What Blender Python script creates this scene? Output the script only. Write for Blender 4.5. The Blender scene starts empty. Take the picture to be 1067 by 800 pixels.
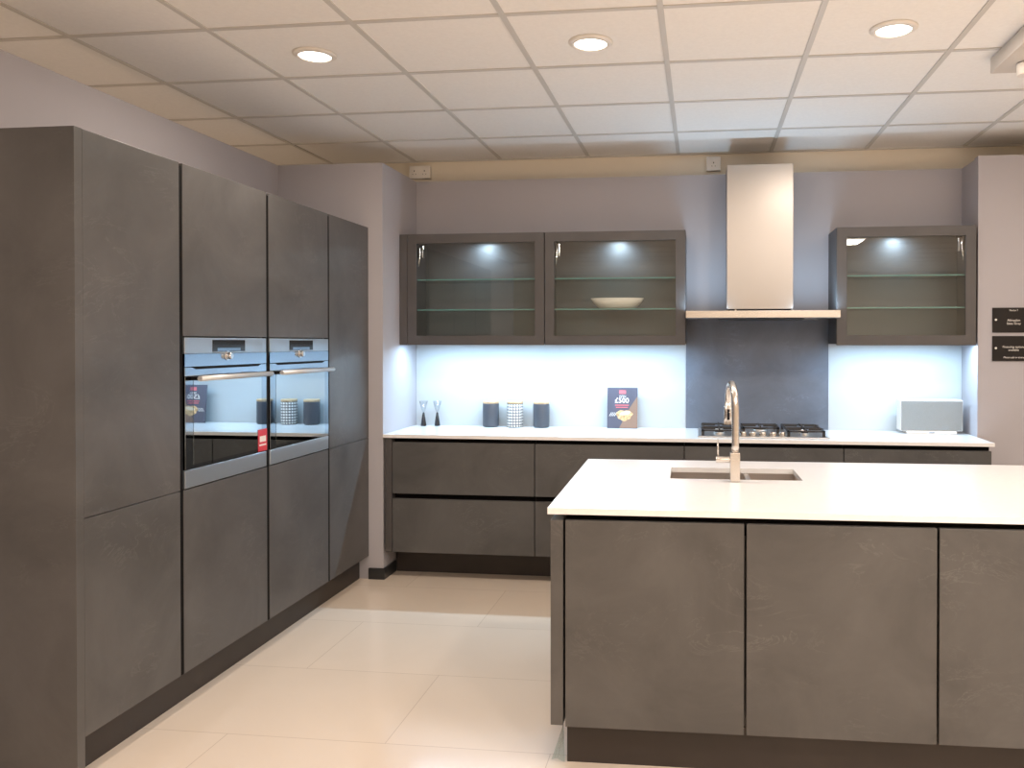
import bpy, bmesh, math, random
from mathutils import Vector, Matrix
random.seed(4)
S = bpy.context.scene
COL = S.collection

# ------------------------------------------------------------------ camera
CAMZ = 1.43
F_PX, CX, CY = 845.5, 627.04, 364.85
YAW, PITCH, ROLL = -0.12242529, -0.00903519, 0.0002062
def cam_axes():
    cy, sy, cp, sp = math.cos(YAW), math.sin(YAW), math.cos(PITCH), math.sin(PITCH)
    f = Vector((sy*cp, cy*cp, sp)); r = Vector((cy, -sy, 0)); u = r.cross(f)
    cr, sr = math.cos(ROLL), math.sin(ROLL)
    return r*cr + u*sr, u*cr - r*sr, f
r_, u_, f_ = cam_axes()
cam = bpy.data.cameras.new('camera')
cam.sensor_fit = 'HORIZONTAL'; cam.sensor_width = 36.0
cam.lens = F_PX/1067*36.0
cam.shift_x = (1067/2 - CX)/1067
cam.shift_y = (CY - 400)/1067
cam.clip_start = 0.05
camo = bpy.data.objects.new('camera', cam); COL.objects.link(camo)
camo.matrix_world = Matrix(((r_.x, u_.x, -f_.x, 0), (r_.y, u_.y, -f_.y, 0), (r_.z, u_.z, -f_.z, CAMZ), (0, 0, 0, 1)))
S.camera = camo

# ------------------------------------------------------------------ world, exposure, light levels
S.view_settings.view_transform = 'Standard'; S.view_settings.look = 'None'
S.view_settings.exposure = -0.14; S.view_settings.gamma = 1.0
S.view_settings.use_curve_mapping = False
w = bpy.data.worlds.new('world'); S.world = w; w.use_nodes = True
w.node_tree.nodes['Background'].inputs[0].default_value = (0.9, 0.85, 0.8, 1)
w.node_tree.nodes['Background'].inputs[1].default_value = 0.25
cy_ = S.cycles
cy_.max_bounces = 10; cy_.diffuse_bounces = 5; cy_.glossy_bounces = 5; cy_.transmission_bounces = 8; cy_.transparent_max_bounces = 12
cy_.caustics_reflective = False; cy_.caustics_refractive = False
cy_.sample_clamp_indirect = 4.0; cy_.use_denoising = True
WARM = (1.0, 0.86, 0.73)
NEUTRAL = (1.0, 0.91, 0.83)
COOL = (0.50, 0.76, 1.0)
P_DOWN = 14.5          # each recessed downlight
P_FILL = 31.0         # each added fill light panel, out of view
P_STRIP = 14.5          # LED strips below the wall cabinets, per metre
P_UP = 3.4             # LED strips on the hood canopy, facing up, each
P_CAB = 1.5            # puck lamp in each glass cabinet

def area(name, loc, size, size_y, power, color, rot=(0, 0, 0), shape='RECTANGLE', spread=None):
    l = bpy.data.lights.new(name, 'AREA'); l.shape = shape; l.size = size
    if shape in ('RECTANGLE', 'ELLIPSE'): l.size_y = size_y
    l.energy = power; l.color = color
    if spread: l.spread = spread
    o = bpy.data.objects.new(name, l); COL.objects.link(o); o.location = loc; o.rotation_euler = rot
    return o

# ------------------------------------------------------------------ materials
def mat(name, base, rough=0.5, metal=0.0, spec=0.5, emit=None, estr=0.0, alpha=None, coat=0.0):
    m = bpy.data.materials.new(name); m.use_nodes = True
    b = m.node_tree.nodes['Principled BSDF']
    b.inputs['Base Color'].default_value = (*base, 1); b.inputs['Roughness'].default_value = rough
    b.inputs['Metallic'].default_value = metal; b.inputs['Specular IOR Level'].default_value = spec
    b.inputs['Coat Weight'].default_value = coat
    if emit: b.inputs['Emission Color'].default_value = (*emit, 1); b.inputs['Emission Strength'].default_value = estr
    return m

def nodes(m): return m.node_tree.nodes, m.node_tree.links

def vary(m, base, amt=0.1, scale=3.0, stretch=(1, 1, 1), bump=0.0, detail=4):
    """subtle procedural variation of the base colour"""
    N, L = nodes(m); b = N['Principled BSDF']
    tc = N.new('ShaderNodeTexCoord'); mp = N.new('ShaderNodeMapping'); mp.inputs['Scale'].default_value = stretch
    nz = N.new('ShaderNodeTexNoise'); nz.inputs['Scale'].default_value = scale; nz.inputs['Detail'].default_value = detail
    L.new(tc.outputs['Object'], mp.inputs[0]); L.new(mp.outputs[0], nz.inputs['Vector'])
    cr = N.new('ShaderNodeValToRGB')
    cr.color_ramp.elements[0].position = 0.3; cr.color_ramp.elements[1].position = 0.7
    cr.color_ramp.elements[0].color = (*[c*(1-amt) for c in base], 1)
    cr.color_ramp.elements[1].color = (*[min(1, c*(1+amt)) for c in base], 1)
    L.new(nz.outputs['Fac'], cr.inputs[0]); L.new(cr.outputs[0], b.inputs['Base Color'])
    if bump:
        bp = N.new('ShaderNodeBump'); bp.inputs['Strength'].default_value = bump; bp.inputs['Distance'].default_value = 0.002
        L.new(nz.outputs['Fac'], bp.inputs['Height']); L.new(bp.outputs[0], b.inputs['Normal'])
    return m

def slate(name, base, rough=0.42):
    m = mat(name, base, rough, spec=0.45)
    N, L = nodes(m); b = N['Principled BSDF']
    tc = N.new('ShaderNodeTexCoord')
    geo = N.new('ShaderNodeNewGeometry')
    n1 = N.new('ShaderNodeTexNoise'); n1.inputs['Scale'].default_value = 2.6; n1.inputs['Detail'].default_value = 7; n1.inputs['Roughness'].default_value = 0.62; n1.inputs['Distortion'].default_value = 0.6
    L.new(geo.outputs['Position'], n1.inputs['Vector'])
    cr = N.new('ShaderNodeValToRGB')
    cr.color_ramp.elements[0].position = 0.32; cr.color_ramp.elements[1].position = 0.72
    cr.color_ramp.elements[0].color = (*[c*0.78 for c in base], 1)
    cr.color_ramp.elements[1].color = (*[c*1.22 for c in base], 1)
    L.new(n1.outputs['Fac'], cr.inputs[0])
    # fine pale scratches: thin level lines of a stretched, distorted noise, only here and there
    mp = N.new('ShaderNodeMapping'); mp.inputs['Rotation'].default_value = (0.75, 0.85, 0.2); mp.inputs['Scale'].default_value = (1.6, 1.6, 3.4)
    L.new(geo.outputs['Position'], mp.inputs[0])
    n2 = N.new('ShaderNodeTexNoise'); n2.inputs['Scale'].default_value = 2.0; n2.inputs['Detail'].default_value = 9; n2.inputs['Roughness'].default_value = 0.66; n2.inputs['Distortion'].default_value = 1.6
    L.new(mp.outputs[0], n2.inputs['Vector'])
    s = N.new('ShaderNodeMath'); s.operation = 'SUBTRACT'; s.inputs[1].default_value = 0.5; L.new(n2.outputs['Fac'], s.inputs[0])
    a = N.new('ShaderNodeMath'); a.operation = 'ABSOLUTE'; L.new(s.outputs[0], a.inputs[0])
    mr = N.new('ShaderNodeMapRange'); mr.inputs['From Min'].default_value = 0.0; mr.inputs['From Max'].default_value = 0.012
    mr.inputs['To Min'].default_value = 1.0; mr.inputs['To Max'].default_value = 0.0; L.new(a.outputs[0], mr.inputs['Value'])
    n3 = N.new('ShaderNodeTexNoise'); n3.inputs['Scale'].default_value = 3.4; n3.inputs['Detail'].default_value = 3; L.new(geo.outputs['Position'], n3.inputs['Vector'])
    mr2 = N.new('ShaderNodeMapRange'); mr2.inputs['From Min'].default_value = 0.50; mr2.inputs['From Max'].default_value = 0.66; L.new(n3.outputs['Fac'], mr2.inputs['Value'])
    mu = N.new('ShaderNodeMath'); mu.operation = 'MULTIPLY'; L.new(mr.outputs[0], mu.inputs[0]); L.new(mr2.outputs[0], mu.inputs[1])
    mu2 = N.new('ShaderNodeMath'); mu2.operation = 'MULTIPLY'; mu2.inputs[1].default_value = 0.42; L.new(mu.outputs[0], mu2.inputs[0])
    mx = N.new('ShaderNodeMixRGB'); mx.inputs['Color2'].default_value = (*[min(1, c*2.0) for c in base], 1)
    L.new(mu2.outputs[0], mx.inputs['Fac']); L.new(cr.outputs[0], mx.inputs['Color1']); L.new(mx.outputs[0], b.inputs['Base Color'])
    bp = N.new('ShaderNodeBump'); bp.inputs['Strength'].default_value = 0.12; bp.inputs['Distance'].default_value = 0.002
    L.new(n1.outputs['Fac'], bp.inputs['Height']); L.new(bp.outputs[0], b.inputs['Normal'])
    return m

def clear_glass(name, tint, gloss_rough=0.0, boost=1.0):
    m = bpy.data.materials.new(name); m.use_nodes = True; N, L = nodes(m)
    for n in list(N):
        if n.type != 'OUTPUT_MATERIAL': N.remove(n)
    out = [n for n in N if n.type == 'OUTPUT_MATERIAL'][0]
    t = N.new('ShaderNodeBsdfTransparent'); t.inputs[0].default_value = (*tint, 1)
    g = N.new('ShaderNodeBsdfGlossy'); g.inputs['Roughness'].default_value = gloss_rough
    lw = N.new('ShaderNodeLayerWeight'); lw.inputs['Blend'].default_value = 0.5
    pw = N.new('ShaderNodeMath'); pw.operation = 'POWER'; pw.inputs[1].default_value = 5.0; L.new(lw.outputs['Facing'], pw.inputs[0])
    mu = N.new('ShaderNodeMath'); mu.operation = 'MULTIPLY_ADD'; mu.inputs[1].default_value = 0.9*boost; mu.inputs[2].default_value = 0.045*boost; mu.use_clamp = True
    L.new(pw.outputs[0], mu.inputs[0])
    mx = N.new('ShaderNodeMixShader')
    L.new(mu.outputs[0], mx.inputs[0]); L.new(t.outputs[0], mx.inputs[1]); L.new(g.outputs[0], mx.inputs[2]); L.new(mx.outputs[0], out.inputs[0])
    return m

SL = (0.089, 0.085, 0.083)
M = {}
M['slate'] = slate('slate', SL)
M['frame'] = vary(mat('frame_laminate', (0.074, 0.067, 0.066), 0.45), (0.074, 0.067, 0.066), 0.08, 5)
M['carcass'] = mat('carcass', (0.10, 0.098, 0.10), 0.5)
M['cab_inside'] = vary(mat('cabinet_inside', (0.14, 0.148, 0.16), 0.5), (0.14, 0.148, 0.16), 0.05, 3)
M['black'] = mat('black_profile', (0.006, 0.005, 0.005), 0.6, spec=0.12)
M['plinth'] = vary(mat('plinth', (0.034, 0.026, 0.022), 0.45), (0.034, 0.026, 0.022), 0.1, 6)
M['skirt'] = mat('skirting_black', (0.02, 0.02, 0.021), 0.35)
M['wall'] = vary(mat('wall_paint', (0.42, 0.40, 0.425), 0.75, spec=0.25), (0.42, 0.40, 0.425), 0.02, 2, bump=0.05)
M['cream'] = vary(mat('cream_wall', (0.84, 0.77, 0.65), 0.7, spec=0.25), (0.84, 0.77, 0.65), 0.02, 2)
M['tile'] = vary(mat('ceiling_tile', (0.88, 0.865, 0.845), 0.85, spec=0.15), (0.88, 0.865, 0.845), 0.02, 60, bump=0.15)
M['tbar'] = mat('ceiling_bar', (0.60, 0.58, 0.55), 0.45)
M['quartz'] = vary(mat('quartz', (0.86, 0.845, 0.84), 0.16), (0.86, 0.845, 0.84), 0.015, 40)
M['white_splash'] = mat('white_splashback', (0.53, 0.56, 0.58), 0.30)
M['dark_splash'] = slate('dark_splashback', (0.135, 0.155, 0.195), 0.30)
def brushed(name, base, rough, stretch, amp=.2):
    m = mat(name, base, rough, metal=1.0)
    N, L = nodes(m); b = N['Principled BSDF']
    tc = N.new('ShaderNodeTexCoord'); mp = N.new('ShaderNodeMapping'); mp.inputs['Scale'].default_value = stretch
    nz = N.new('ShaderNodeTexNoise'); nz.inputs['Scale'].default_value = 1.0; nz.inputs['Detail'].default_value = 3
    L.new(tc.outputs['Object'], mp.inputs[0]); L.new(mp.outputs[0], nz.inputs['Vector'])
    mr = N.new('ShaderNodeMapRange'); mr.inputs['To Min'].default_value = rough*(1-amp); mr.inputs['To Max'].default_value = rough*(1+amp)
    L.new(nz.outputs['Fac'], mr.inputs['Value']); L.new(mr.outputs[0], b.inputs['Roughness'])
    return m
M['steel'] = brushed('brushed_steel', (0.74, 0.72, 0.70), 0.30, (4, 4, 500))
M['steel_h'] = brushed('hood_steel', (0.43, 0.405, 0.385), 0.32, (120, 120, 2), .06); M['steel_h'].node_tree.nodes['Principled BSDF'].inputs['Anisotropic'].default_value = 0.3
M['steel_tap'] = brushed('tap_steel', (0.66, 0.62, 0.58), 0.26, (5, 5, 300))
M['chrome'] = mat('chrome', (0.85, 0.85, 0.86), 0.08, metal=1)
M['sink'] = brushed('sink_steel', (0.66, 0.60, 0.55), 0.33, (300, 4, 4))
M['oven_trim'] = brushed('oven_trim', (0.62, 0.71, 0.80), 0.28, (4, 4, 400), .03); M['oven_trim'].node_tree.nodes['Principled BSDF'].inputs['Metallic'].default_value = 0.85
M['oven_fascia'] = mat('oven_fascia', (0.34, 0.40, 0.47), 0.12, metal=1)
M['oven_glass'] = mat('oven_glass', (0.42, 0.47, 0.50), 0.015, metal=1)
M['oven_border'] = mat('oven_glass_border', (0.26, 0.31, 0.36), 0.03, metal=1)
M['handle_metal'] = mat('handle_metal', (0.66, 0.68, 0.70), 0.4, metal=0.5)
M['display'] = mat('display', (0.02, 0.022, 0.026), 0.08)
M['iron'] = mat('cast_iron', (0.03, 0.026, 0.025), 0.5)
M['pane'] = clear_glass('pane_glass', (0.95, 0.965, 0.96), 0.0, 1.5)
M['shelf'] = clear_glass('shelf_glass', (0.86, 0.95, 0.93), 0.0, 1.2)
M['shelf_edge'] = mat('shelf_edge', (0.15, 0.35, 0.34), 0.12, spec=0.8)
M['flute'] = clear_glass('flute_glass', (0.94, 0.95, 0.96), 0.0, 1.5)
M['film'] = clear_glass('clear_film', (0.70, 0.76, 0.70), 0.25, 2.5)
M['black_gloss'] = mat('black_gloss', (0.015, 0.015, 0.018), 0.2)
M['canister'] = vary(mat('canister_grey', (0.055, 0.058, 0.07), 0.35), (0.055, 0.058, 0.07), 0.06, 10)
M['wood'] = vary(mat('lid_wood', (0.55, 0.38, 0.22), 0.5), (0.55, 0.38, 0.22), 0.15, 20, (1, 8, 1))
M['white_plastic'] = mat('white_plastic', (0.80, 0.77, 0.73), 0.35)
M['mount_grey'] = mat('mount_grey', (0.60, 0.56, 0.52), 0.45)
M['bowl'] = mat('bowl_cream', (0.90, 0.86, 0.78), 0.4)
M['speaker_cloth'] = vary(mat('speaker_cloth', (0.23, 0.235, 0.23), 0.6), (0.23, 0.235, 0.23), 0.06, 300)
M['sign'] = mat('sign_black', (0.012, 0.009, 0.008), 0.45, spec=0.25)
M['sign_text'] = mat('sign_text', (0.75, 0.72, 0.68), 0.5)
M['red'] = mat('tag_red', (0.55, 0.03, 0.045), 0.4)
M['red_soft'] = mat('heading_red', (0.62, 0.14, 0.16), 0.4)
M['print_dark'] = mat('print_dark', (0.085, 0.085, 0.115), 0.35)
M['print_brown'] = mat('print_brown', (0.24, 0.15, 0.11), 0.35)
M['food'] = vary(mat('print_food', (0.62, 0.40, 0.20), 0.4), (0.62, 0.40, 0.20), 0.5, 60)
M['food_pale'] = mat('print_pale', (0.80, 0.66, 0.48), 0.4)
M['lens'] = mat('lamp_lens', (1, 1, 1), 0.4, emit=(1.0, 0.88, 0.74), estr=9.0)
M['lens_cool'] = mat('puck_lens', (1, 1, 1), 0.4, emit=(0.75, 0.90, 1.0), estr=7.0)
M['strip'] = mat('strip_lens', (1, 1, 1), 0.4, emit=(0.75, 0.90, 1.0), estr=3.0)
M['fill_panel_lens'] = mat('fill_panel_lens', (1, 1, 1), 0.4, emit=(1.0, 0.90, 0.78), estr=4.0)

# canister with a dark dotted lattice on white
def lattice(name):
    m = mat(name, (0.8, 0.78, 0.74), 0.35); N, L = nodes(m); b = N['Principled BSDF']
    tc = N.new('ShaderNodeTexCoord'); sp = N.new('ShaderNodeSeparateXYZ'); L.new(tc.outputs['Object'], sp.inputs[0])
    at = N.new('ShaderNodeMath'); at.operation = 'ARCTAN2'; L.new(sp.outputs['X'], at.inputs[0]); L.new(sp.outputs['Y'], at.inputs[1])
    def tri(src, k):
        a = N.new('ShaderNodeMath'); a.operation = 'MULTIPLY'; a.inputs[1].default_value = k; L.new(src, a.inputs[0])
        c = N.new('ShaderNodeMath'); c.operation = 'SINE'; L.new(a.outputs[0], c.inputs[0])
        d = N.new('ShaderNodeMath'); d.operation = 'ABSOLUTE'; L.new(c.outputs[0], d.inputs[0]); return d.outputs[0]
    u = tri(at.outputs[0], 9.0); v = tri(sp.outputs['Z'], math.pi/0.019)
    mn = N.new('ShaderNodeMath'); mn.operation = 'MINIMUM'; L.new(u, mn.inputs[0]); L.new(v, mn.inputs[1])
    gt = N.new('ShaderNodeMath'); gt.operation = 'GREATER_THAN'; gt.inputs[1].default_value = 0.50; L.new(mn.outputs[0], gt.inputs[0])
    mx = N.new('ShaderNodeMixRGB'); mx.inputs['Color1'].default_value = (0.11, 0.11, 0.12, 1); mx.inputs['Color2'].default_value = (0.82, 0.80, 0.76, 1)
    L.new(gt.outputs[0], mx.inputs[0]); L.new(mx.outputs[0], b.inputs['Base Color']); return m
M['lattice'] = lattice('canister_lattice')

# polished floor tiles 1.2 x 0.6
def floor_mat():
    m = mat('floor_tiles', (0.74, 0.62, 0.50), 0.13, spec=0.55); N, L = nodes(m); b = N['Principled BSDF']
    tc = N.new('ShaderNodeTexCoord'); mp = N.new('ShaderNodeMapping'); mp.inputs['Location'].default_value = (1.12, -2.768+0.6*11, 0)
    L.new(tc.outputs['Object'], mp.inputs[0])
    br = N.new('ShaderNodeTexBrick'); br.offset = 0.5; br.offset_frequency = 2; br.squash = 1.0
    br.inputs['Scale'].default_value = 1.0; br.inputs['Brick Width'].default_value = 1.2; br.inputs['Row Height'].default_value = 0.6
    br.inputs['Mortar Size'].default_value = 0.0016; br.inputs['Mortar Smooth'].default_value = 0.2; br.inputs['Bias'].default_value = 0
    br.inputs['Color1'].default_value = (0.76, 0.645, 0.535, 1); br.inputs['Color2'].default_value = (0.74, 0.625, 0.515, 1); br.inputs['Mortar'].default_value = (0.56, 0.45, 0.36, 1)
    L.new(mp.outputs[0], br.inputs['Vector'])
    nz = N.new('ShaderNodeTexNoise'); nz.inputs['Scale'].default_value = 1.3; nz.inputs['Detail'].default_value = 6; nz.inputs['Distortion'].default_value = 1.5; L.new(tc.outputs['Object'], nz.inputs['Vector'])
    mr = N.new('ShaderNodeMapRange'); mr.inputs['To Min'].default_value = 0.95; mr.inputs['To Max'].default_value = 1.05; L.new(nz.outputs['Fac'], mr.inputs['Value'])
    mx = N.new('ShaderNodeMixRGB'); mx.blend_type = 'MULTIPLY'; mx.inputs[0].default_value = 1; L.new(br.outputs['Color'], mx.inputs[1]); L.new(mr.outputs[0], mx.inputs[2])
    L.new(mx.outputs[0], b.inputs['Base Color']); return m
M['floor'] = floor_mat()

# ------------------------------------------------------------------ mesh helpers
class MB:
    def __init__(self): self.bm = bmesh.new(); self.mi = 0
    def _tag(self, faces):
        for f in faces: f.material_index = self.mi
    def box(self, x0, x1, y0, y1, z0, z1, bev=0.0):
        t = bmesh.new(); bmesh.ops.create_cube(t, size=1)
        for v in t.verts: v.co = Vector(((x0+x1)/2+v.co.x*(x1-x0), (y0+y1)/2+v.co.y*(y1-y0), (z0+z1)/2+v.co.z*(z1-z0)))
        if bev: bmesh.ops.bevel(t, geom=list(t.edges), offset=bev, segments=2, affect='EDGES', profile=0.5)
        self.add(t); return self
    def add(self, t, mtx=None):
        if mtx: bmesh.ops.transform(t, matrix=mtx, verts=t.verts)
        mp = {}
        for v in t.verts: mp[v] = self.bm.verts.new(v.co)
        for f in t.faces:
            try: nf = self.bm.faces.new([mp[v] for v in f.verts]); nf.material_index = self.mi; nf.smooth = f.smooth
            except ValueError: pass
        t.free()
    def quad(self, *pts):
        f = self.bm.faces.new([self.bm.verts.new(p) for p in pts]); f.material_index = self.mi; return self
    def cyl(self, p0, p1, r0, r1=None, seg=24, bev=0.0, smooth=True):
        r1 = r0 if r1 is None else r1; p0 = Vector(p0); p1 = Vector(p1); d = p1-p0
        t = bmesh.new(); bmesh.ops.create_cone(t, cap_ends=True, segments=seg, radius1=r0, radius2=r1, depth=d.length)
        if bev:
            ed = [e for e in t.edges if abs(e.verts[0].co.z-e.verts[1].co.z) < 1e-6]
            bmesh.ops.bevel(t, geom=ed, offset=bev, segments=3, affect='EDGES', profile=0.5)
        for f in t.faces: f.smooth = smooth and abs(f.normal.z) < 0.95
        q = Vector((0, 0, 1)).rotation_difference(d.normalized())
        self.add(t, Matrix.Translation((p0+p1)/2) @ q.to_matrix().to_4x4()); return self
    def lathe(self, prof, c, seg=32, sx=1.0, sy=1.0):
        rings = []
        for r, z in prof:
            rings.append([self.bm.verts.new((c[0]+sx*r*math.cos(2*math.pi*k/seg), c[1]+sy*r*math.sin(2*math.pi*k/seg), c[2]+z)) for k in range(seg)])
        for a, b in zip(rings, rings[1:]):
            for k in range(seg):
                f = self.bm.faces.new((a[k], a[(k+1) % seg], b[(k+1) % seg], b[k])); f.smooth = True; f.material_index = self.mi
        for ring, rv in ((rings[0], True), (rings[-1], False)):
            if len(ring) > 2:
                f = self.bm.faces.new(list(reversed(ring)) if rv else ring); f.material_index = self.mi
        return self
    def tube(self, pts, r, seg=16, radii=None):
        pts = [Vector(p) for p in pts]; n = len(pts); rings = []; up = None
        for i, p in enumerate(pts):
            d = (pts[min(i+1, n-1)]-pts[max(i-1, 0)]).normalized()
            if up is None: up = d.orthogonal().normalized()
            a = (up - d*up.dot(d)).normalized(); up = a; b = d.cross(a)
            rr = radii[i] if radii else r
            rings.append([self.bm.verts.new(p+a*rr*math.cos(2*math.pi*k/seg)+b*rr*math.sin(2*math.pi*k/seg)) for k in range(seg)])
        for a, b in zip(rings, rings[1:]):
            for k in range(seg):
                f = self.bm.faces.new((a[k], a[(k+1) % seg], b[(k+1) % seg], b[k])); f.smooth = True; f.material_index = self.mi
        f = self.bm.faces.new(list(reversed(rings[0]))); f.material_index = self.mi
        f = self.bm.faces.new(rings[-1]); f.material_index = self.mi
        return self
    def build(self, name, mats, parent=None, base=None, frame=None, weld=False):
        if parent is not None: base = parent['_base']; frame = FR.get(parent['_frame'])
        base = Vector(base or (0, 0, 0))
        bmesh.ops.recalc_face_normals(self.bm, faces=self.bm.faces)
        bmesh.ops.translate(self.bm, vec=-base, verts=self.bm.verts)
        me = bpy.data.meshes.new(name); self.bm.to_mesh(me); self.bm.free()
        for m in (mats if isinstance(mats, (list, tuple)) else [mats]): me.materials.append(M[m])
        o = bpy.data.objects.new(name, me); COL.objects.link(o)
        if parent is not None:
            o.parent = parent; o['_base'] = list(base); o['_frame'] = parent['_frame']
        else:
            place(o, base, frame)
        return o

TH = math.radians(1.15); ISL_O = Vector((-0.511, 2.665, 0))
ISL = (ISL_O, TH)
FR = {'world': None, 'island': ISL}
def place(o, base, frame):
    base = Vector(base)
    if frame:
        o.location = frame[0] + Matrix.Rotation(frame[1], 3, 'Z') @ base; o.rotation_euler = (0, 0, frame[1]); o['_frame'] = 'island'
    else: o.location = base; o['_frame'] = 'world'
    o['_base'] = list(base)
def tag(o, label=None, cat=None, group=None, kind=None):
    if label: o['label'] = label
    if cat: o['category'] = cat
    if group: o['group'] = group
    if kind: o['kind'] = kind
    return o
def thing(name, base, label, cat, group=None, frame=None):
    o = bpy.data.objects.new(name, None); COL.objects.link(o); o.empty_display_size = 0.1
    place(o, base, frame); tag(o, label, cat, group); return o
def struct(mb, name, m): 
    o = mb.build(name, m); o['kind'] = 'structure'; return o
def kids(o): return [c for c in bpy.data.objects if c.parent == o]
def copy_tree(o, parent=None):
    c = o.copy(); COL.objects.link(c); c.parent = parent
    for ch in kids(o): copy_tree(ch, c)
    return c
def B(*a, **k): return MB().box(*a, **k)
def text_mesh(name, s, size, loc, rot, m, parent, align='CENTER', ext=0.0004, bold=0.0):
    """lettering as a mesh child, given in the parent's frame coordinates"""
    cu = bpy.data.curves.new('lettering', 'FONT'); cu.body = s; cu.size = size; cu.align_x = align; cu.align_y = 'CENTER'; cu.extrude = ext; cu.offset = bold
    cu.resolution_u = 3
    t = bpy.data.objects.new('lettering', cu); COL.objects.link(t)
    bpy.context.view_layer.update()
    me = bpy.data.meshes.new_from_object(t.evaluated_get(bpy.context.evaluated_depsgraph_get()))
    bpy.data.objects.remove(t); bpy.data.curves.remove(cu)
    me.transform(Matrix.Translation(Vector(loc)-Vector(parent['_base'])) @ rot.to_4x4())
    me.materials.clear(); me.materials.append(M[m])
    o = bpy.data.objects.new(name, me); COL.objects.link(o); o.parent = parent; o['_base'] = parent['_base']; o['_frame'] = parent['_frame']
    return o
RX90 = Matrix.Rotation(math.pi/2, 3, 'X')

# ------------------------------------------------------------------ the setting
YB = 5.29      # kitchen's back partition
XL = -2.574    # partition behind the tall cabinets
XP = -1.91     # side of the boxed-out return
PT = 2.515     # top of the partitions
CH = 2.673     # ceiling
struct(B(-6.9, 6.2, -5.0, 5.6, -0.08, 0.0), 'floor', 'floor')
mb = MB(); g = 0.6; x0g = -2.554; y0g = 3.023
nx0, nx1, ny0, ny1 = -7, 14, -13, 4
for i in range(nx0, nx1):
    for j in range(ny0, ny1):
        xa, ya = x0g+g*i, y0g+g*j
        mb.mi = 0; mb.quad((xa+.011, ya+.011, CH+.004), (xa+g-.011, ya+.011, CH+.004), (xa+g-.011, min(ya+g-.011, 5.4), CH+.004), (xa+.011, min(ya+g-.011, 5.4), CH+.004))
mb.mi = 1
for i in range(nx0, nx1+1): mb.box(x0g+g*i-.0115, x0g+g*i+.0115, y0g+g*ny0, 5.40, CH-.001, CH+.03)
for j in range(ny0, ny1): mb.box(x0g+g*nx0, x0g+g*nx1, y0g+g*j-.0115, y0g+g*j+.0115, CH-.0006, CH+.03)
mb.box(x0g+g*nx0, x0g+g*nx1, 5.385, 5.40, CH-.004, CH+.03)
struct(mb, 'ceiling', ['tile', 'tbar'])
struct(B(-6.9, 6.2, 5.40, 5.50, 0, 2.80), 'wall_far', 'cream')
struct(B(XP-.07, 1.68, YB, YB+.07, 0, PT), 'wall_back', 'wall')
struct(B(XL-.07, XL, -1.0, 4.70, 0, PT), 'wall_left', 'wall')
mb = MB(); mb.box(XL, XP, 4.70, 4.77, 0, PT)
struct(mb, 'wall_left_return', 'wall')
struct(B(XP-.07, XP, 4.77, YB, 0, PT), 'wall_left_side', 'wall')
struct(B(1.606, 1.676, 5.06, YB, 0, PT), 'wall_right_side', 'wall')
struct(B(1.606, 4.6, 4.99, 5.06, 0, PT+.01), 'wall_right', 'wall')
struct(B(-6.9, -6.8, -5.0, 5.40, 0, 2.75), 'wall_outer_left', 'cream')
struct(B(6.1, 6.2, -5.0, 5.40, 0, 2.75), 'wall_outer_right', 'cream')
struct(B(-6.8, 6.1, -4.9, -4.8, 0, 2.75), 'wall_rear', 'cream')
mb = MB(); mb.box(-2.0, XP+.012, 4.688, 4.70, 0, .068, .002); mb.box(XP, XP+.012, 4.70, 4.885, 0, .068, .002)
struct(mb, 'baseboard_left', 'skirt')

# ------------------------------------------------------------------ tall cabinet run (faces +x)
DX = -2.0; ZB, ZS, ZT = .140, .856, 2.126
OZ0, OZ1 = .858, 1.453
def tall(y0, y1, label, ys, split, oven=False, endpanel=False):
    t = thing('tall_cabinet', (DX-.28, (y0+y1)/2, 0), label, 'cabinet', None)
    c = MB()
    ye = y1 + ys
    # carcass as a box with an open niche where an oven stands
    c.box(XL+.003, DX-.022, y0, y0+.018, ZB, ZT-.012); c.box(XL+.003, DX-.022, y1-.018, y1, ZB, ZT-.012)
    c.box(XL+.003, XL+.015, y0+.018, y1-.018, ZB, ZT-.012)
    for z in (ZB, split-.018, ZT-.03) + ((OZ1+.002,) if oven else ()): c.box(XL+.015, DX-.022, y0+.018, y1-.018, z, z+.018)
    c.build('carcass', 'carcass', t)
    B(DX-.02, DX, y0, y1, ZB, ZS-.0015, bev=.0012).build('door', 'slate', t)
    B(DX-.02, DX, y0, y1, (OZ1+.003) if oven else ZS+.0015, ZT, bev=.0012).build('door', 'slate', t)
    if ys: B(DX-.040, DX-.0022, y1+.0002, ye-.0002, ZB, ZT-.012).build('handle_profile', 'black', t)
    if endpanel: B(XL+.003, DX, 2.383, 2.4172, 0, ZT+.001, bev=.001).build('end_panel', 'slate', t)
    return t
tall(2.4175, 2.910, 'tall slate-grey two-door cabinet at the near end of the left run, full-height side panel', .021, ZS, endpanel=True)
tall(2.931, 3.541, 'tall slate-grey cabinet housing the nearer built-in oven', .021, ZS, oven=True)
tall(3.562, 4.163, 'tall slate-grey cabinet housing the farther built-in oven', .018, ZS, oven=True)
tall(4.181, 4.698, 'tall slate-grey two-door cabinet right of both ovens, against the wall corner', 0, ZS)
tag(B(-2.075, -2.060, 2.42, 4.698, 0, .138).build('plinth', 'plinth', base=(-2.068, 3.5, 0)), 'dark brown plinth board below the tall cabinets on the left', 'plinth')

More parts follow.
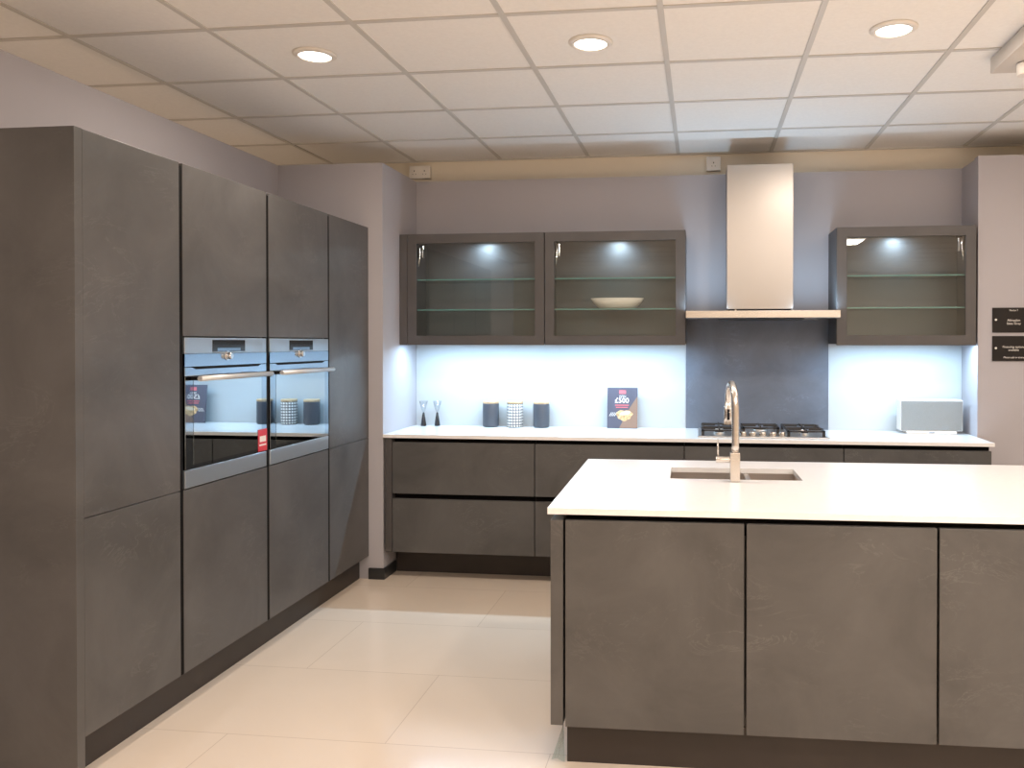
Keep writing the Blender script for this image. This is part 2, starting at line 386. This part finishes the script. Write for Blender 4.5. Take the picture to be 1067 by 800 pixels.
# ------------------------------------------------------------------ ovens
def make_oven(yc):
    t = thing('built_in_oven', (DX, yc, OZ0), '', 'oven', 'built-in steel ovens in the tall cabinets')
    a, b = yc-.298, yc+.298; X = DX+.002
    B(XL+.02, DX-.02, a+.025, b-.025, OZ0+.003, OZ1-.012).build('oven_body', 'black', t)
    B(DX-.02, X, a, b, 1.3875, OZ1-.002, bev=.0015).build('control_panel', 'oven_trim', t)
    d = B(X, X+.0015, yc-.118, yc+.122, 1.3935, 1.4425, bev=.0005).build('display', 'display', t)
    e = B(X+.0015, X+.0018, yc-.085, yc+.085, 1.396, 1.409).build('readout', 'oven_fascia', d)
    B(DX-.02, X, a, b, 1.336, 1.3865).build('fascia_strip', 'oven_fascia', t)
    k = MB(); k.cyl((X, yc-.012, 1.376), (X+.004, yc-.012, 1.376), .020, seg=32); k.cyl((X+.004, yc-.012, 1.376), (X+.022, yc-.012, 1.376), .0155, .014, seg=32, bev=.003)
    k.build('control_knob', 'chrome', t)
    # door: steel top rail with a dark finger slot, mirrored glass, steel foot trim
    dr = B(DX-.02, X+.001, a, b, .931, 1.297, bev=.0015).build('oven_door', 'oven_border', t)
    B(X+.001, X+.002, a+.052, b-.045, .948, 1.283).build('door_glass', 'oven_glass', dr)
    s = MB(); s.box(DX-.02, X, a, b, 1.2975, 1.334, bev=.0015); s.build('door_rail', 'oven_fascia', dr)
    s = MB(); v0, v1 = a+.07, b-.07
    pr = [(v0-.03, 1.335), (v1+.03, 1.335), (v1, 1.325), (v0, 1.325)]
    top = [s.bm.verts.new((X+.0012, y, z)) for y, z in pr]; bot = [s.bm.verts.new((X-.003, y, z)) for y, z in pr]
    s.bm.faces.new(top); s.bm.faces.new(bot[::-1])
    for q in range(4): s.bm.faces.new((top[q], top[(q+1) % 4], bot[(q+1) % 4], bot[q]))
    s.build('finger_slot', 'black', dr)
    h = MB(); h.tube([(X+.040, a+.035, 1.289), (X+.040, b-.022, 1.289)], .0105, seg=20)
    h.build('handle', 'handle_metal', dr)
    for y in (a+.045, b-.045): B(X+.0005, X+.038, y-.009, y+.009, 1.282, 1.296, bev=.002).build('handle_mount', 'black', dr)
    B(DX-.02, X, a, b, OZ0+.002, .9295, bev=.0015).build('foot_trim', 'oven_trim', t)
    return t
ov = make_oven(3.236); ov['label'] = 'nearer steel built-in oven, with a red tag hanging on its glass door'
ov2 = copy_tree(ov); ov2.location.y = 3.864; ov2['label'] = 'farther steel built-in oven, right of the one with the red tag'
t = thing('energy_tag', (DX+.005, 3.497, .93), 'small red tag with white panel stuck low on the nearer oven door', 'tag')
B(DX+.0042, DX+.0056, 3.458, 3.532, .935, 1.035).build('card', 'red', t)
B(DX+.0056, DX+.0060, 3.470, 3.522, .978, 1.004).build('label_panel', 'sign_text', t)
B(DX+.0056, DX+.0060, 3.466, 3.524, .960, .967).build('text_line', 'sign_text', t)

# ------------------------------------------------------------------ base cabinets along the back wall
FY = 4.70
def base_cab(x0, x1, label, left_panel=False, hob=False):
    t = thing('base_cabinet', ((x0+x1)/2, 5.0, 0), label, 'cabinet')
    c = MB(); c.box(x0, x0+.018, FY+.062, 5.27, .166, .832); c.box(x1-.018, x1, FY+.062, 5.27, .166, .832)
    c.box(x0+.018, x1-.018, FY+.022, 5.27, .166, .184); c.box(x0+.018, x1-.018, 5.255, 5.27, .184, .832)
    c.box(x0+.018, x1-.018, FY+.12, 5.255, .50, .512)
    c.build('carcass', 'carcass', t)
    p = MB(); p.box(x0, x1, FY+.045, FY+.060, .80, .856); p.box(x0, x1, FY+.045, FY+.060, .47, .545); p.build('handle_profile', 'black', t)
    e0 = .0015
    B(x0+e0, x1-e0, FY, FY+.020, .522, .832, bev=.0012).build('drawer', 'slate', t)
    B(x0+e0, x1-e0, FY, FY+.020, .168, .491, bev=.0012).build('drawer', 'slate', t)
    if left_panel: B(x0-.045, x0-.002, FY, 5.27, .168, .857, bev=.001).build('end_panel', 'frame', t)
    return t
base_cab(-1.853, -.979, 'wide slate drawer cabinet below the three canisters, left end of back run', left_panel=True)
base_cab(-.977, -.100, 'slate drawer cabinet below the propped leaflet, partly hidden by the island')
base_cab(-.098, .795, 'slate cabinet below the gas hob, only its top visible over the island')
base_cab(.797, 1.590, 'slate cabinet at the right end of the back run below the speaker')
tag(B(-1.897, 1.585, 4.885, 4.900, 0, .165).build('plinth', 'plinth', base=(0, 4.89, 0)), 'dark brown plinth board under the back-wall drawer cabinets', 'plinth')
# worktop
tag(B(-1.907, 1.602, 4.688, 5.286, .858, .879, bev=.0015).build('worktop', 'quartz', base=(0, 5, .858)), 'long white worktop along the back wall, carrying hob and canisters', 'worktop')
# splashbacks
tag(B(-1.908, -.101, 5.276, 5.289, .8795, 1.437).build('splashback', 'white_splash', base=(-1, 5.28, .88)), 'white splashback behind the canisters and leaflet, below left cabinets', 'splashback')
tag(B(.798, 1.604, 5.276, 5.289, .8795, 1.437).build('splashback', 'white_splash', base=(1.2, 5.28, .88)), 'white splashback behind the speaker, below the right cabinet', 'splashback')
tag(B(-.099, .796, 5.268, 5.289, .8795, 1.60).build('splashback', 'dark_splash', base=(.35, 5.28, .88)), 'dark slate splashback panel between hob and extractor hood', 'splashback')

# ------------------------------------------------------------------ wall cabinets with glass doors
UY = 4.97; UZ0, UZ1 = 1.417, 2.118
def wall_cab(x0, x1, label, hinge_left, end_left=False):
    t = thing('glass_wall_cabinet', ((x0+x1)/2, 5.13, UZ0), label, 'wall cabinet')
    c = MB(); y0, y1 = UY+.022, YB-.001
    c.box(x0, x0+.018, y0, y1, UZ0+.007, UZ1); c.box(x1-.018, x1, y0, y1, UZ0+.007, UZ1)
    c.box(x0+.018, x1-.018, y0, y1, UZ0+.007, UZ0+.022); c.box(x0+.018, x1-.018, y0, y1, UZ1-.018, UZ1)
    c.mi = 1; c.box(x0+.018, x1-.018, y1-.012, y1, UZ0+.018, UZ1-.018)
    c.build('carcass', ['frame', 'cab_inside'], t)
    d = MB(); a, b, e = x0+.0015, x1-.0015, .058; zt = UZ1
    d.box(a, a+e, UY, UY+.020, UZ0, zt, bev=.001); d.box(b-e, b, UY, UY+.020, UZ0, zt, bev=.001)
    d.box(a+e-.001, b-e+.001, UY, UY+.020, UZ0, UZ0+e, bev=.001); d.box(a+e-.001, b-e+.001, UY, UY+.020, zt-e, zt, bev=.001)
    dr = d.build('door', 'frame', t)
    B(a+e-.006, b-e+.006, UY+.009, UY+.013, UZ0+e-.006, zt-e+.006).build('pane', 'pane', dr)
    for z in (1.832, 1.640):
        s = MB(); s.mi = 0
        X0, X1, Y0, Y1, Z0, Z1 = x0+.020, x1-.020, UY+.045, y1-.014, z-.004, z+.004
        s.box(X0, X1, Y0, Y1, Z0, Z1)
        s.bm.faces.ensure_lookup_table(); s.bm.normal_update()
        for f in s.bm.faces:
            if abs(f.calc_center_median().y-Y0) < 1e-4: f.material_index = 1
        s.build('glass_shelf', ['shelf', 'shelf_edge'], t)
    xc = (x0+x1)/2; yc = 5.20
    MB().cyl((xc, yc, UZ1-.024), (xc, yc, UZ1-.0182), .036, seg=32).build('puck_light', 'lens_cool', t)
    hx = x0+.020 if hinge_left else x1-.020; sg = 1 if hinge_left else -1
    h = MB(); h.box(min(hx, hx+sg*.066), max(hx, hx+sg*.066), UY+.055, UY+.085, UZ1-.145, UZ1-.065, bev=.004)
    h.tube([(hx+sg*.046, UY+.030, UZ1-.062), (hx+sg*.052, UY+.034, UZ1-.10), (hx+sg*.050, UY+.032, UZ1-.15), (hx+sg*.044, UY+.030, UZ1-.20)], .0055, seg=12)
    h.build('hinge', 'chrome', t)
    h = MB(); h.box(min(hx, hx+sg*.010), max(hx, hx+sg*.010), UY+.03, UY+.08, UZ0+.06, UZ0+.10, bev=.003); h.build('hinge', 'chrome', t)
    # aluminium LED strip let into the underside
    B(x0+.02, x1-.02, 5.011, 5.029, UZ0+.0045, UZ0+.0066).build('strip_light', 'strip', t)
    if end_left: B(x0-.050, x0-.001, UY, y1, UZ0, UZ1, bev=.001).build('end_panel', 'frame', t)
    area('puck_lamp', (xc, yc, UZ1-.027), .06, .06, P_CAB, (0.68, 0.86, 1.0), shape='DISK')
    L_ = (x1-x0)-.05
    area('strip_lamp', (xc, 5.02, UZ0+.0032), L_, .014, P_STRIP*L_, COOL)
    return t
wall_cab(-1.857, -.972, 'left glass-fronted dark wall cabinet with empty shelves above the canisters', True, end_left=True)
wall_cab(-.970, -.098, 'glass-fronted dark wall cabinet holding the cream bowl', True)
wall_cab(.798, 1.592, 'right glass-fronted dark wall cabinet, beyond the extractor hood', False)

# ------------------------------------------------------------------ extractor hood
t = thing('extractor_hood', (.35, 5.2, 1.575), 'stainless steel chimney extractor hood above the gas hob', 'extractor hood')
B(-.093, .792, 4.79, 5.265, 1.576, 1.619, bev=.002).build('canopy', 'steel_tap', t)
B(.152, .548, 5.005, 5.285, 1.636, 2.512, bev=.0015).build('chimney', 'steel_h', t)
B(.165, .535, 5.015, 5.262, 1.6195, 1.6355).build('collar', 'black', t)
for xa, xb in ((-.085, .145), (.555, .784)):
    B(xa, xb, 4.93, 4.945, 1.6193, 1.622).build('uplight_strip', 'strip', t)
    area('uplight_lamp', ((xa+xb)/2, 4.9375, 1.624), xb-xa-.01, .012, P_UP, COOL, rot=(math.pi, 0, 0))
f = MB(); f.box(.10, .60, 4.86, 5.20, 1.572, 1.5755); fo = f.build('filter_shade', 'iron', t)  # thin filter sheet coloured dark to stand in for the shade under the canopy
MB().cyl((.205, 5.01, 1.6275), (.205, 5.003, 1.6275), .006, seg=16).build('button', 'chrome', t)

# ------------------------------------------------------------------ gas hob
t = thing('gas_hob', (.35, 5.02, .879), 'stainless steel five-burner gas hob in the back worktop', 'hob')
B(-.02, .73, 4.765, 5.235, .8792, .8862, bev=.002).build('hob_plate', 'steel', t)
BUR = [(.105, 4.90, .034), (.105, 5.11, .030), (.355, 5.09, .050), (.605, 5.11, .034), (.605, 4.90, .026)]
for x, y, r in BUR:
    b = MB(); b.cyl((x, y, .8862), (x, y, .8985), r, r*.95, seg=28, bev=.002); bo = b.build('burner', 'steel', t)
    MB().cyl((x, y, .8987), (x, y, .9055), r*.82, seg=28, bev=.002).build('burner_cap', 'iron', bo)
for xa, xb in ((.0, .215), (.245, .465), (.495, .71)):
    s = MB(); ya = 4.80 if xa != .245 else 4.965; yb = 5.21; z0, z1 = .912, .921
    xm = (xa+xb)/2; ym = (ya+yb)/2
    s.box(xa, xb, ya, ya+.011, z0, z1); s.box(xa, xb, yb-.011, yb, z0, z1); s.box(xa, xa+.011, ya, yb, z0, z1); s.box(xb-.011, xb, ya, yb, z0, z1)
    if xa != .245: s.box(xa, xb, ym-.005, ym+.005, z0, z1)
    for (bx, by, r) in BUR:
        if xa < bx < xb:
            for dx, dy in ((1, 0), (-1, 0), (0, 1), (0, -1)):
                p0 = (bx+dx*.022, by+dy*.022); p1 = (bx+dx*(xb-xa)/2, by+dy*.095)
                s.box(min(p0[0], p1[0])-(.004 if dx == 0 else 0), max(p0[0], p1[0])+(.004 if dx == 0 else 0), min(p0[1], p1[1])-(.004 if dy == 0 else 0), max(p0[1], p1[1])+(.004 if dy == 0 else 0), z0+.002, z1+.006) if dx else s.box(bx-.004, bx+.004, min(p0[1], p1[1]), max(p0[1], p1[1]), z0+.002, z1+.006)
    for lx in (xa+.008, xb-.008):
        for ly in (ya+.008, yb-.008): s.box(lx-.008, lx+.008, ly-.008, ly+.008, .8862, z1)
    s.build('pan_support', 'iron', t)
for x in (.243, .299, .357, .415, .471):
    kx = x; MB().cyl((kx, 4.835, .8862), (kx, 4.835, .910), .0225, .020, seg=24, bev=.002).build('knob', 'steel_tap', t)

# ------------------------------------------------------------------ island
IW = 3.0; ID = 1.15
def isl_cab(u0, u1, label, left_panel=False):
    t = thing('island_cabinet', ((u0+u1)/2, .3, 0), label, 'cabinet', frame=ISL)
    c = MB(); c.box(u0, u0+.018, .067, .58, .146, .835); c.box(u1-.018, u1, .067, .58, .146, .835); c.box(u0+.018, u1-.018, .067, .58, .146, .164); c.box(u0+.018, u1-.018, .565, .58, .164, .60)
    c.build('carcass', 'carcass', t)
    B(u0, u1, .050, .065, .79, .8575).build('handle_profile', 'black', t)
    B(u0+.004, u1-.004, .003, .023, .146, .838, bev=.0012).build('door', 'slate', t)
    if left_panel: B(.010, .052, .003, 1.13, .150, .838, bev=.001).build('end_panel', 'slate', t)
    return t
isl_cab(.056, .654, 'island cabinet at the left corner, slate door beside the end panel', left_panel=True)
isl_cab(.654, 1.262, 'middle island cabinet in view, slate door below the sink and tap')
isl_cab(1.262, 1.87, 'rightmost island cabinet in view, slate door cut by the photo edge')
isl_cab(1.87, 2.478, 'island cabinet just outside the frame, right of the rightmost one seen')
mb = MB(); mb.box(.058, 2.6, .060, .075, 0, .1455); mb.box(.058, .073, .075, 1.05, 0, .1455)
tag(mb.build('plinth', 'plinth', base=(1.3, .07, 0), frame=ISL), 'dark brown plinth board under the island cabinets', 'plinth')
t = thing('island_back_panel', (1.3, 1.12, 0), 'slate panel closing the far side of the island', 'panel', frame=ISL)
B(.056, 2.55, 1.10, 1.12, .02, .838).build('back_panel', 'slate', t)
# worktop with sink cut-out
SU0, SU1, SV0, SV1 = .397, .927, .632, .930
mb = MB(); zt, zb = .879, .858
us = [0.0, SU0, SU1, IW]; vs = [0.0, SV0, SV1, ID]
grid = {}
for i, u in enumerate(us):
    for j, v in enumerate(vs):
        grid[i, j, 1] = mb.bm.verts.new((u, v, zt)); grid[i, j, 0] = mb.bm.verts.new((u, v, zb))
for i in range(3):
    for j in range(3):
        if (i, j) == (1, 1): continue
        for k in (0, 1): mb.bm.faces.new([grid[i, j, k], grid[i+1, j, k], grid[i+1, j+1, k], grid[i, j+1, k]])
def wallq(a, b): mb.bm.faces.new([grid[a[0], a[1], 0], grid[b[0], b[1], 0], grid[b[0], b[1], 1], grid[a[0], a[1], 1]])
for i in range(3): wallq((i, 0), (i+1, 0)); wallq((i, 3), (i+1, 3)); wallq((0, i), (0, i+1)); wallq((3, i), (3, i+1))
wallq((1, 1), (2, 1)); wallq((1, 2), (2, 2)); wallq((1, 1), (1, 2)); wallq((2, 1), (2, 2))
bmesh.ops.recalc_face_normals(mb.bm, faces=mb.bm.faces)
tag(mb.build('worktop', 'quartz', base=(1.5, .57, .858), frame=ISL), 'large white island worktop in the foreground, with the sink', 'worktop')
# sink
t = thing('undermount_sink', (.66, .78, .70), 'undermounted steel one-and-a-half bowl sink in the island worktop', 'sink', frame=ISL)
def bowl(u0, u1, depth):
    s = MB(); zt = .8575; th_ = .0015; v0, v1 = SV0-.004, SV1+.004; zb = zt-depth
    s.box(u0-th_, u0, v0, v1, zb, zt); s.box(u1, u1+th_, v0, v1, zb, zt); s.box(u0, u1, v0-th_, v0, zb, zt); s.box(u0, u1, v1, v1+th_, zb, zt)
    s.box(u0-th_, u1+th_, v0-th_, v1+th_, zb-th_, zb)
    o = s.build('bowl', 'sink', t)
    uc, vc = (u0+u1)/2, (v0+v1)/2
    MB().cyl((uc, vc, zb), (uc, vc, zb+.003), .042, seg=32, bev=.001).build('drain', 'chrome', o)
bowl(SU0-.004, .712, .19); bowl(.733, SU1+.004, .14)
B(.7138, .7312, SV0, SV1, .845, .8570, bev=.002).build('divider', 'sink', t)
# tap
tu, tv = .655, .585
t = thing('kitchen_tap', (tu, tv, .8795), 'tall brushed steel pull-out tap standing on the island worktop', 'tap', frame=ISL)
b = MB(); b.box(tu-.0195, tu+.0195, tv-.0195, tv+.0195, .8795, .995, bev=.003); b.build('tap_body', 'steel_tap', t)
ax, ay = -.10, .99   # the arch leans back over the bowl and a touch left
pts = [(tu, tv, .993)]; R = .088; zc = 1.262-R+.0
for k in range(6): pts.append((tu+.002, tv, .993+(zc-.993)*(k+1)/6))
for k in range(1, 15):
    a_ = math.pi*k/15; s_ = R*(1-math.cos(a_)); pts.append((tu+ax*s_, tv+ay*s_, zc+R*1.0*math.sin(a_)))
ex = (tu+ax*2*R, tv+ay*2*R)
pts += [(ex[0], ex[1], zc-.005)]
b = MB(); b.tube(pts, .0145, seg=20); b.build('spout', 'steel_tap', t)
b = MB(); b.tube([(ex[0], ex[1], zc+.005), (ex[0]-.001, ex[1], zc-.05), (ex[0]-.001, ex[1], zc-.085)], .0165, seg=20, radii=[.0155, .0175, .0175]); h = b.build('spray_head', 'steel_tap', t)
B(ex[0]-.006, ex[0]+.006, ex[1]-.0195, ex[1]-.014, zc-.065, zc-.02, bev=.001).build('spray_button', 'black_gloss', h)
b = MB(); b.cyl((tu-.0187, tv, .966), (tu-.075, tv, .966), .0125, seg=24, bev=.001); lv = b.build('lever_arm', 'steel_tap', t)
b = MB(); b.cyl((tu-.066, tv, .976), (tu-.068, tv+.004, 1.046), .0035, seg=12); b.build('lever_pin', 'steel_tap', lv)
# clear film under the end panel
mb = MB()
prof = [(.048, .004), (.040, .010), (.052, .018), (.044, .03)]
zz = [0.002, .05, .10, .149]
rows_ = []
for k, z in enumerate(zz):
    w_ = 1.0-.80*k/3
    rows_.append([mb.bm.verts.new((.057-.060*w_+.012*(.5-a2)+(.060*w_)*a2, .012+.05*(1-k/3)+.010*math.sin(5*a2+k), z)) for a2 in (0, .2, .4, .6, .8, 1.0)])
for a1, b1 in zip(rows_, rows_[1:]):
    for q in range(5): mb.bm.faces.new((a1[q], a1[q+1], b1[q+1], b1[q]))
r = bmesh.ops.solidify(mb.bm, geom=list(mb.bm.faces), thickness=.0012)
tag(mb.build('plastic_film', 'film', base=(.045, .03, 0), frame=ISL), 'small crumpled piece of clear plastic film at the island foot', 'plastic film')

# ------------------------------------------------------------------ things on the back worktop
WZ = .8797
def canister(x, y, m, label):
    t = thing('canister', (x, y, WZ), label, 'canister', 'lidded canisters on the back worktop')
    MB().lathe([(.046, 0), (.0525, .005), (.0535, .015), (.0535, .148), (.0515, .153)], (x, y, WZ), 40).build('jar', m, t)
    MB().lathe([(.050, .1532), (.0535, .155), (.0535, .167), (.050, .170)], (x, y, WZ), 40).build('lid', 'wood', t)
canister(-1.375, 5.205, 'canister', 'dark grey wood-lidded canister nearest the flutes')
canister(-1.213, 5.205, 'lattice', 'middle canister with a black and white lattice pattern')
canister(-1.038, 5.205, 'canister', 'dark grey wood-lidded canister nearest the leaflet')
def flute(x, y, label):
    t = thing('champagne_flute', (x, y, WZ), label, 'glass', 'champagne flutes on the back worktop')
    MB().lathe([(.019, 0), (.0185, .004), (.012, .05), (.006, .086), (.004, .090)], (x, y, WZ), 24).build('stem', 'black_gloss', t)
    b = MB(); b.lathe([(.004, .0902), (.010, .098), (.018, .122), (.028, .165), (.0268, .165), (.0168, .122), (.0088, .099), (.003, .0925)], (x, y, WZ), 28); b.build('bowl', 'flute', t)
flute(-1.832, 5.200, 'champagne flute with black cone stem, nearest the left wall corner')
flute(-1.743, 5.215, 'champagne flute with black cone stem, nearer to the canisters')
# leaflet / display card, leaning back a little
t = thing('promotional_card', (-.507, 5.20, WZ), 'upright promotional card with £500 lettering leaning on the white splashback', 'leaflet')
w2, hh, lean = .098, .262, math.radians(6)
RT = Matrix.Rotation(-lean, 4, 'X')
def on_card(o):
    o.data.transform(RT); return o
t['_base'] = [-.507, 5.20, WZ]
bx, by, bz = t['_base']
on_card(B(bx-w2, bx+w2, by-.002, by+.002, bz, bz+hh).build('card', 'print_dark', t))
m_ = MB()
m_.bm.faces.new([m_.bm.verts.new(p) for p in ((bx+w2, by-.0026, bz+hh*.80), (bx+w2, by-.0026, bz+.002), (bx-.02, by-.0026, bz+.002), (bx+.05, by-.0026, bz+hh*.52))])
on_card(m_.build('picture_ground', 'print_brown', t))
m_ = MB(); ring = []
for k in range(28):
    a_ = 2*math.pi*k/28; rr = 1+.10*math.sin(3*a_)+.06*math.sin(7*a_); ring.append(m_.bm.verts.new((bx+.012+.052*rr*math.cos(a_), by-.0030, bz+.085+.034*rr*math.sin(a_))))
m_.bm.faces.new(ring); on_card(m_.build('food_picture', 'food', t))
m_ = MB(); ring = []
for k in range(24):
    a_ = 2*math.pi*k/24; ring.append(m_.bm.verts.new((bx+.018+.036*math.cos(a_), by-.0034, bz+.098+.012*math.sin(a_)+.006*math.cos(a_))))
m_.bm.faces.new(ring); on_card(m_.build('food_highlight', 'food_pale', t))
m_ = MB()
for k in range(4): m_.quad((bx-.086+.011*k, by-.003, bz+.078), (bx-.082+.011*k, by-.003, bz+.078), (bx-.068+.011*k, by-.003, bz+.102), (bx-.072+.011*k, by-.003, bz+.102))
on_card(m_.build('fork_picture', 'sign_text', t))
on_card(B(bx-.022, bx+.022, by-.0032, by-.0026, bz+.222, bz+.245).build('logo_block', 'red_soft', t))
on_card(text_mesh('lettering', 'WIN', .022, (bx, by-.0030, bz+.205), RX90, 'sign_text', t))
on_card(text_mesh('lettering', '£500', .046, (bx-.004, by-.0030, bz+.178), RX90, 'sign_text', t, bold=.0006))
on_card(B(bx-.048, bx+.042, by-.0032, by-.0026, bz+.146, bz+.152).build('heading_line', 'red_soft', t))
on_card(B(bx-.042, bx+.036, by-.0032, by-.0026, bz+.132, bz+.138).build('heading_line', 'red_soft', t))
# speaker
t = thing('speaker', (1.38, 5.15, WZ), 'rectangular silver-grey speaker with white base on the right worktop end', 'speaker')
sx0, sx1, sy0, sy1 = 1.200, 1.562, 5.105, 5.215
B(sx0, sx1, sy0+.004, sy1, WZ+.018, WZ+.205, bev=.004).build('cabinet', 'white_plastic', t)
B(sx0+.004, sx1-.004, sy0, sy0+.006, WZ+.022, WZ+.199, bev=.002).build('grille', 'speaker_cloth', t)
B(sx0+.035, sx1-.035, sy0-.002, sy1-.01, WZ, WZ+.0178, bev=.004).build('foot', 'white_plastic', t)
B((sx0+sx1)/2-.016, (sx0+sx1)/2+.016, sy0-.0028, sy0-.0018, WZ+.006, WZ+.012).build('badge', 'oven_fascia', t)
# bowl in the middle cabinet (on the lower glass shelf)
b = MB(); seg = 40; sh = 1.6443; bxc, byc = -.531, 5.125
outer = [(.60, 0), (.72, .010), (.88, .035), (1.0, .068)]; inner = [(.965, .068), (.84, .038), (.68, .016), (.55, .009)]
b.lathe([(r*.170, z) for r, z in outer+inner], (bxc, byc, sh), seg, 1.0, .55)
tag(b.build('bowl', 'bowl', base=(bxc, byc, sh)), 'cream boat-shaped bowl on the lower glass shelf of a wall cabinet', 'bowl')

# ------------------------------------------------------------------ signs, sockets, ceiling fittings
def sign(z0, z1, label, lines):
    t = thing('wall_sign', (1.80, 4.985, z0), label, 'sign')
    B(1.686, 1.916, 4.982, 4.9895, z0, z1, bev=.001).build('plate', 'sign', t)
    for x in (1.704, 1.898): MB().cyl((x, 4.982, (z0+z1)/2+.002), (x, 4.978, (z0+z1)/2+.002), .0065, seg=20, bev=.001).build('screw_cap', 'sign_text', t)
    for s, zz_, sz in lines: text_mesh('lettering', s, sz, (1.803, 4.9815, zz_), RX90, 'sign_text', t, ext=.0003)
sign(1.491, 1.636, 'upper of two small black wall signs right of the wall cabinet', [('Notte 7', 1.620, .015), ('Abingdon', 1.562, .0185), ('Slate Grey', 1.543, .0185)])
sign(1.325, 1.471, 'lower of two small black wall signs, with finance wording', [('Financing options', 1.407, .0175), ('available', 1.389, .0175), ('Please ask in store', 1.346, .0150)])
def socket(x0, x1, z0, z1, label, nsw):
    t = thing('wall_socket', ((x0+x1)/2, 5.38, z0), label, 'socket')
    B(x0, x1, 5.362, 5.3995, z0, z1, bev=.003).build('back_box', 'white_plastic', t)
    B(x0-.001, x1+.001, 5.354, 5.3618, z0-.001, z1+.001, bev=.003).build('faceplate', 'white_plastic', t)
    for k in range(nsw):
        xc = x0+(x1-x0)*(k+.5)/nsw
        B(xc-.008, xc+.008, 5.351, 5.3538, z1-.030, z1-.010, bev=.001).build('switch', 'white_plastic', t)
        h = MB(); h.box(xc-.003, xc+.003, 5.3532, 5.3538, z0+.045, z0+.054); h.box(xc-.013, xc-.008, 5.3532, 5.3538, z0+.026, z0+.030); h.box(xc+.008, xc+.013, 5.3532, 5.3538, z0+.026, z0+.030)
        h.build('pin_holes', 'black', t)
socket(-1.985, -1.842, 2.553, 2.638, 'double wall socket box high in the left corner under the ceiling', 2)
socket(.032, .120, 2.556, 2.644, 'single wall socket box under the ceiling beside the hood chimney', 1)

def downlight_geo():
    t = thing('downlight', (-1.66, 3.34, CH), 'recessed round downlight above the tall cabinets, leftmost of the three lit', 'ceiling light', 'recessed downlights in the tiled ceiling')
    x, y = -1.66, 3.34
    MB().lathe([(.068, -.001), (.070, -.010), (.084, -.006), (.092, -.0005), (.092, .003), (.068, .003)], (x, y, CH), 40).build('trim_ring', 'white_plastic', t)
    MB().lathe([(.0, -.0065), (.064, -.0065), (.067, -.004), (.067, .002), (.0, .002)][1:4], (x, y, CH), 40).build('lens', 'lens', t)
    return t
dl = downlight_geo()
spots = [(-1.66, 3.34), (-.458, 3.345), (.754, 3.345), (1.96, 3.34), (-1.66, .94), (-.46, .94), (.74, .94), (1.94, .94)]
labs = [None, 'recessed round downlight in the middle of the ceiling, between the other two', 'recessed round downlight right of the hood, nearest the ceiling spotlight']
for k, (x, y) in enumerate(spots):
    if k: 
        o = copy_tree(dl); o.location = (x, y, CH)
        o['label'] = labs[k] if k < 3 else 'recessed round downlight in the tiled ceiling outside the photo'
    area('downlight_lamp', (x, y, CH-.012), .13, .13, P_DOWN, WARM, shape='DISK')
# added fill light panels, unseen: behind the camera and past the left partition
def panel(x, y, k):
    t = thing('fill_light_panel', (x, y, CH), 'square fill light panel added at the ceiling, out of view', 'ceiling light', 'added fill light panels out of view')
    B(x-.29, x+.29, y-.29, y+.29, CH-.006, CH-.001).build('diffuser', 'fill_panel_lens', t)
    area('fill_panel_lamp', (x, y, CH-.012), .56, .56, P_FILL, NEUTRAL)
pk = [(.446, -1.477), (1.646, -.277),  (1.646, -3.277), (4.046, -.877), (4.046, 1.523), (1.646, 1.523), (-4.354, 2.723), (-4.354, .323)]
for k, (x, y) in enumerate(pk): panel(x, y, k)
# ceiling-mounted spotlight bar at the right edge
t = thing('ceiling_spotlight', (1.5, 3.4, CH), 'white ceiling spotlight fitting cut off by the right photo edge', 'spotlight')
B(1.250, 1.42, 2.95, 3.735, 2.605, CH-.002, bev=.002).build('mounting_plate', 'mount_grey', t)
b = MB(); b.cyl((1.345, 3.60, 2.60), (1.345, 3.60, 2.605), .018); b.cyl((1.345, 3.60, 2.55), (1.345, 3.60, 2.60), .034, .034, seg=28, bev=.004); b.build('lamp_head', 'white_plastic', t)

for o in list(bpy.data.objects):
    for k in ('_base', '_frame'):
        if k in o: del o[k]
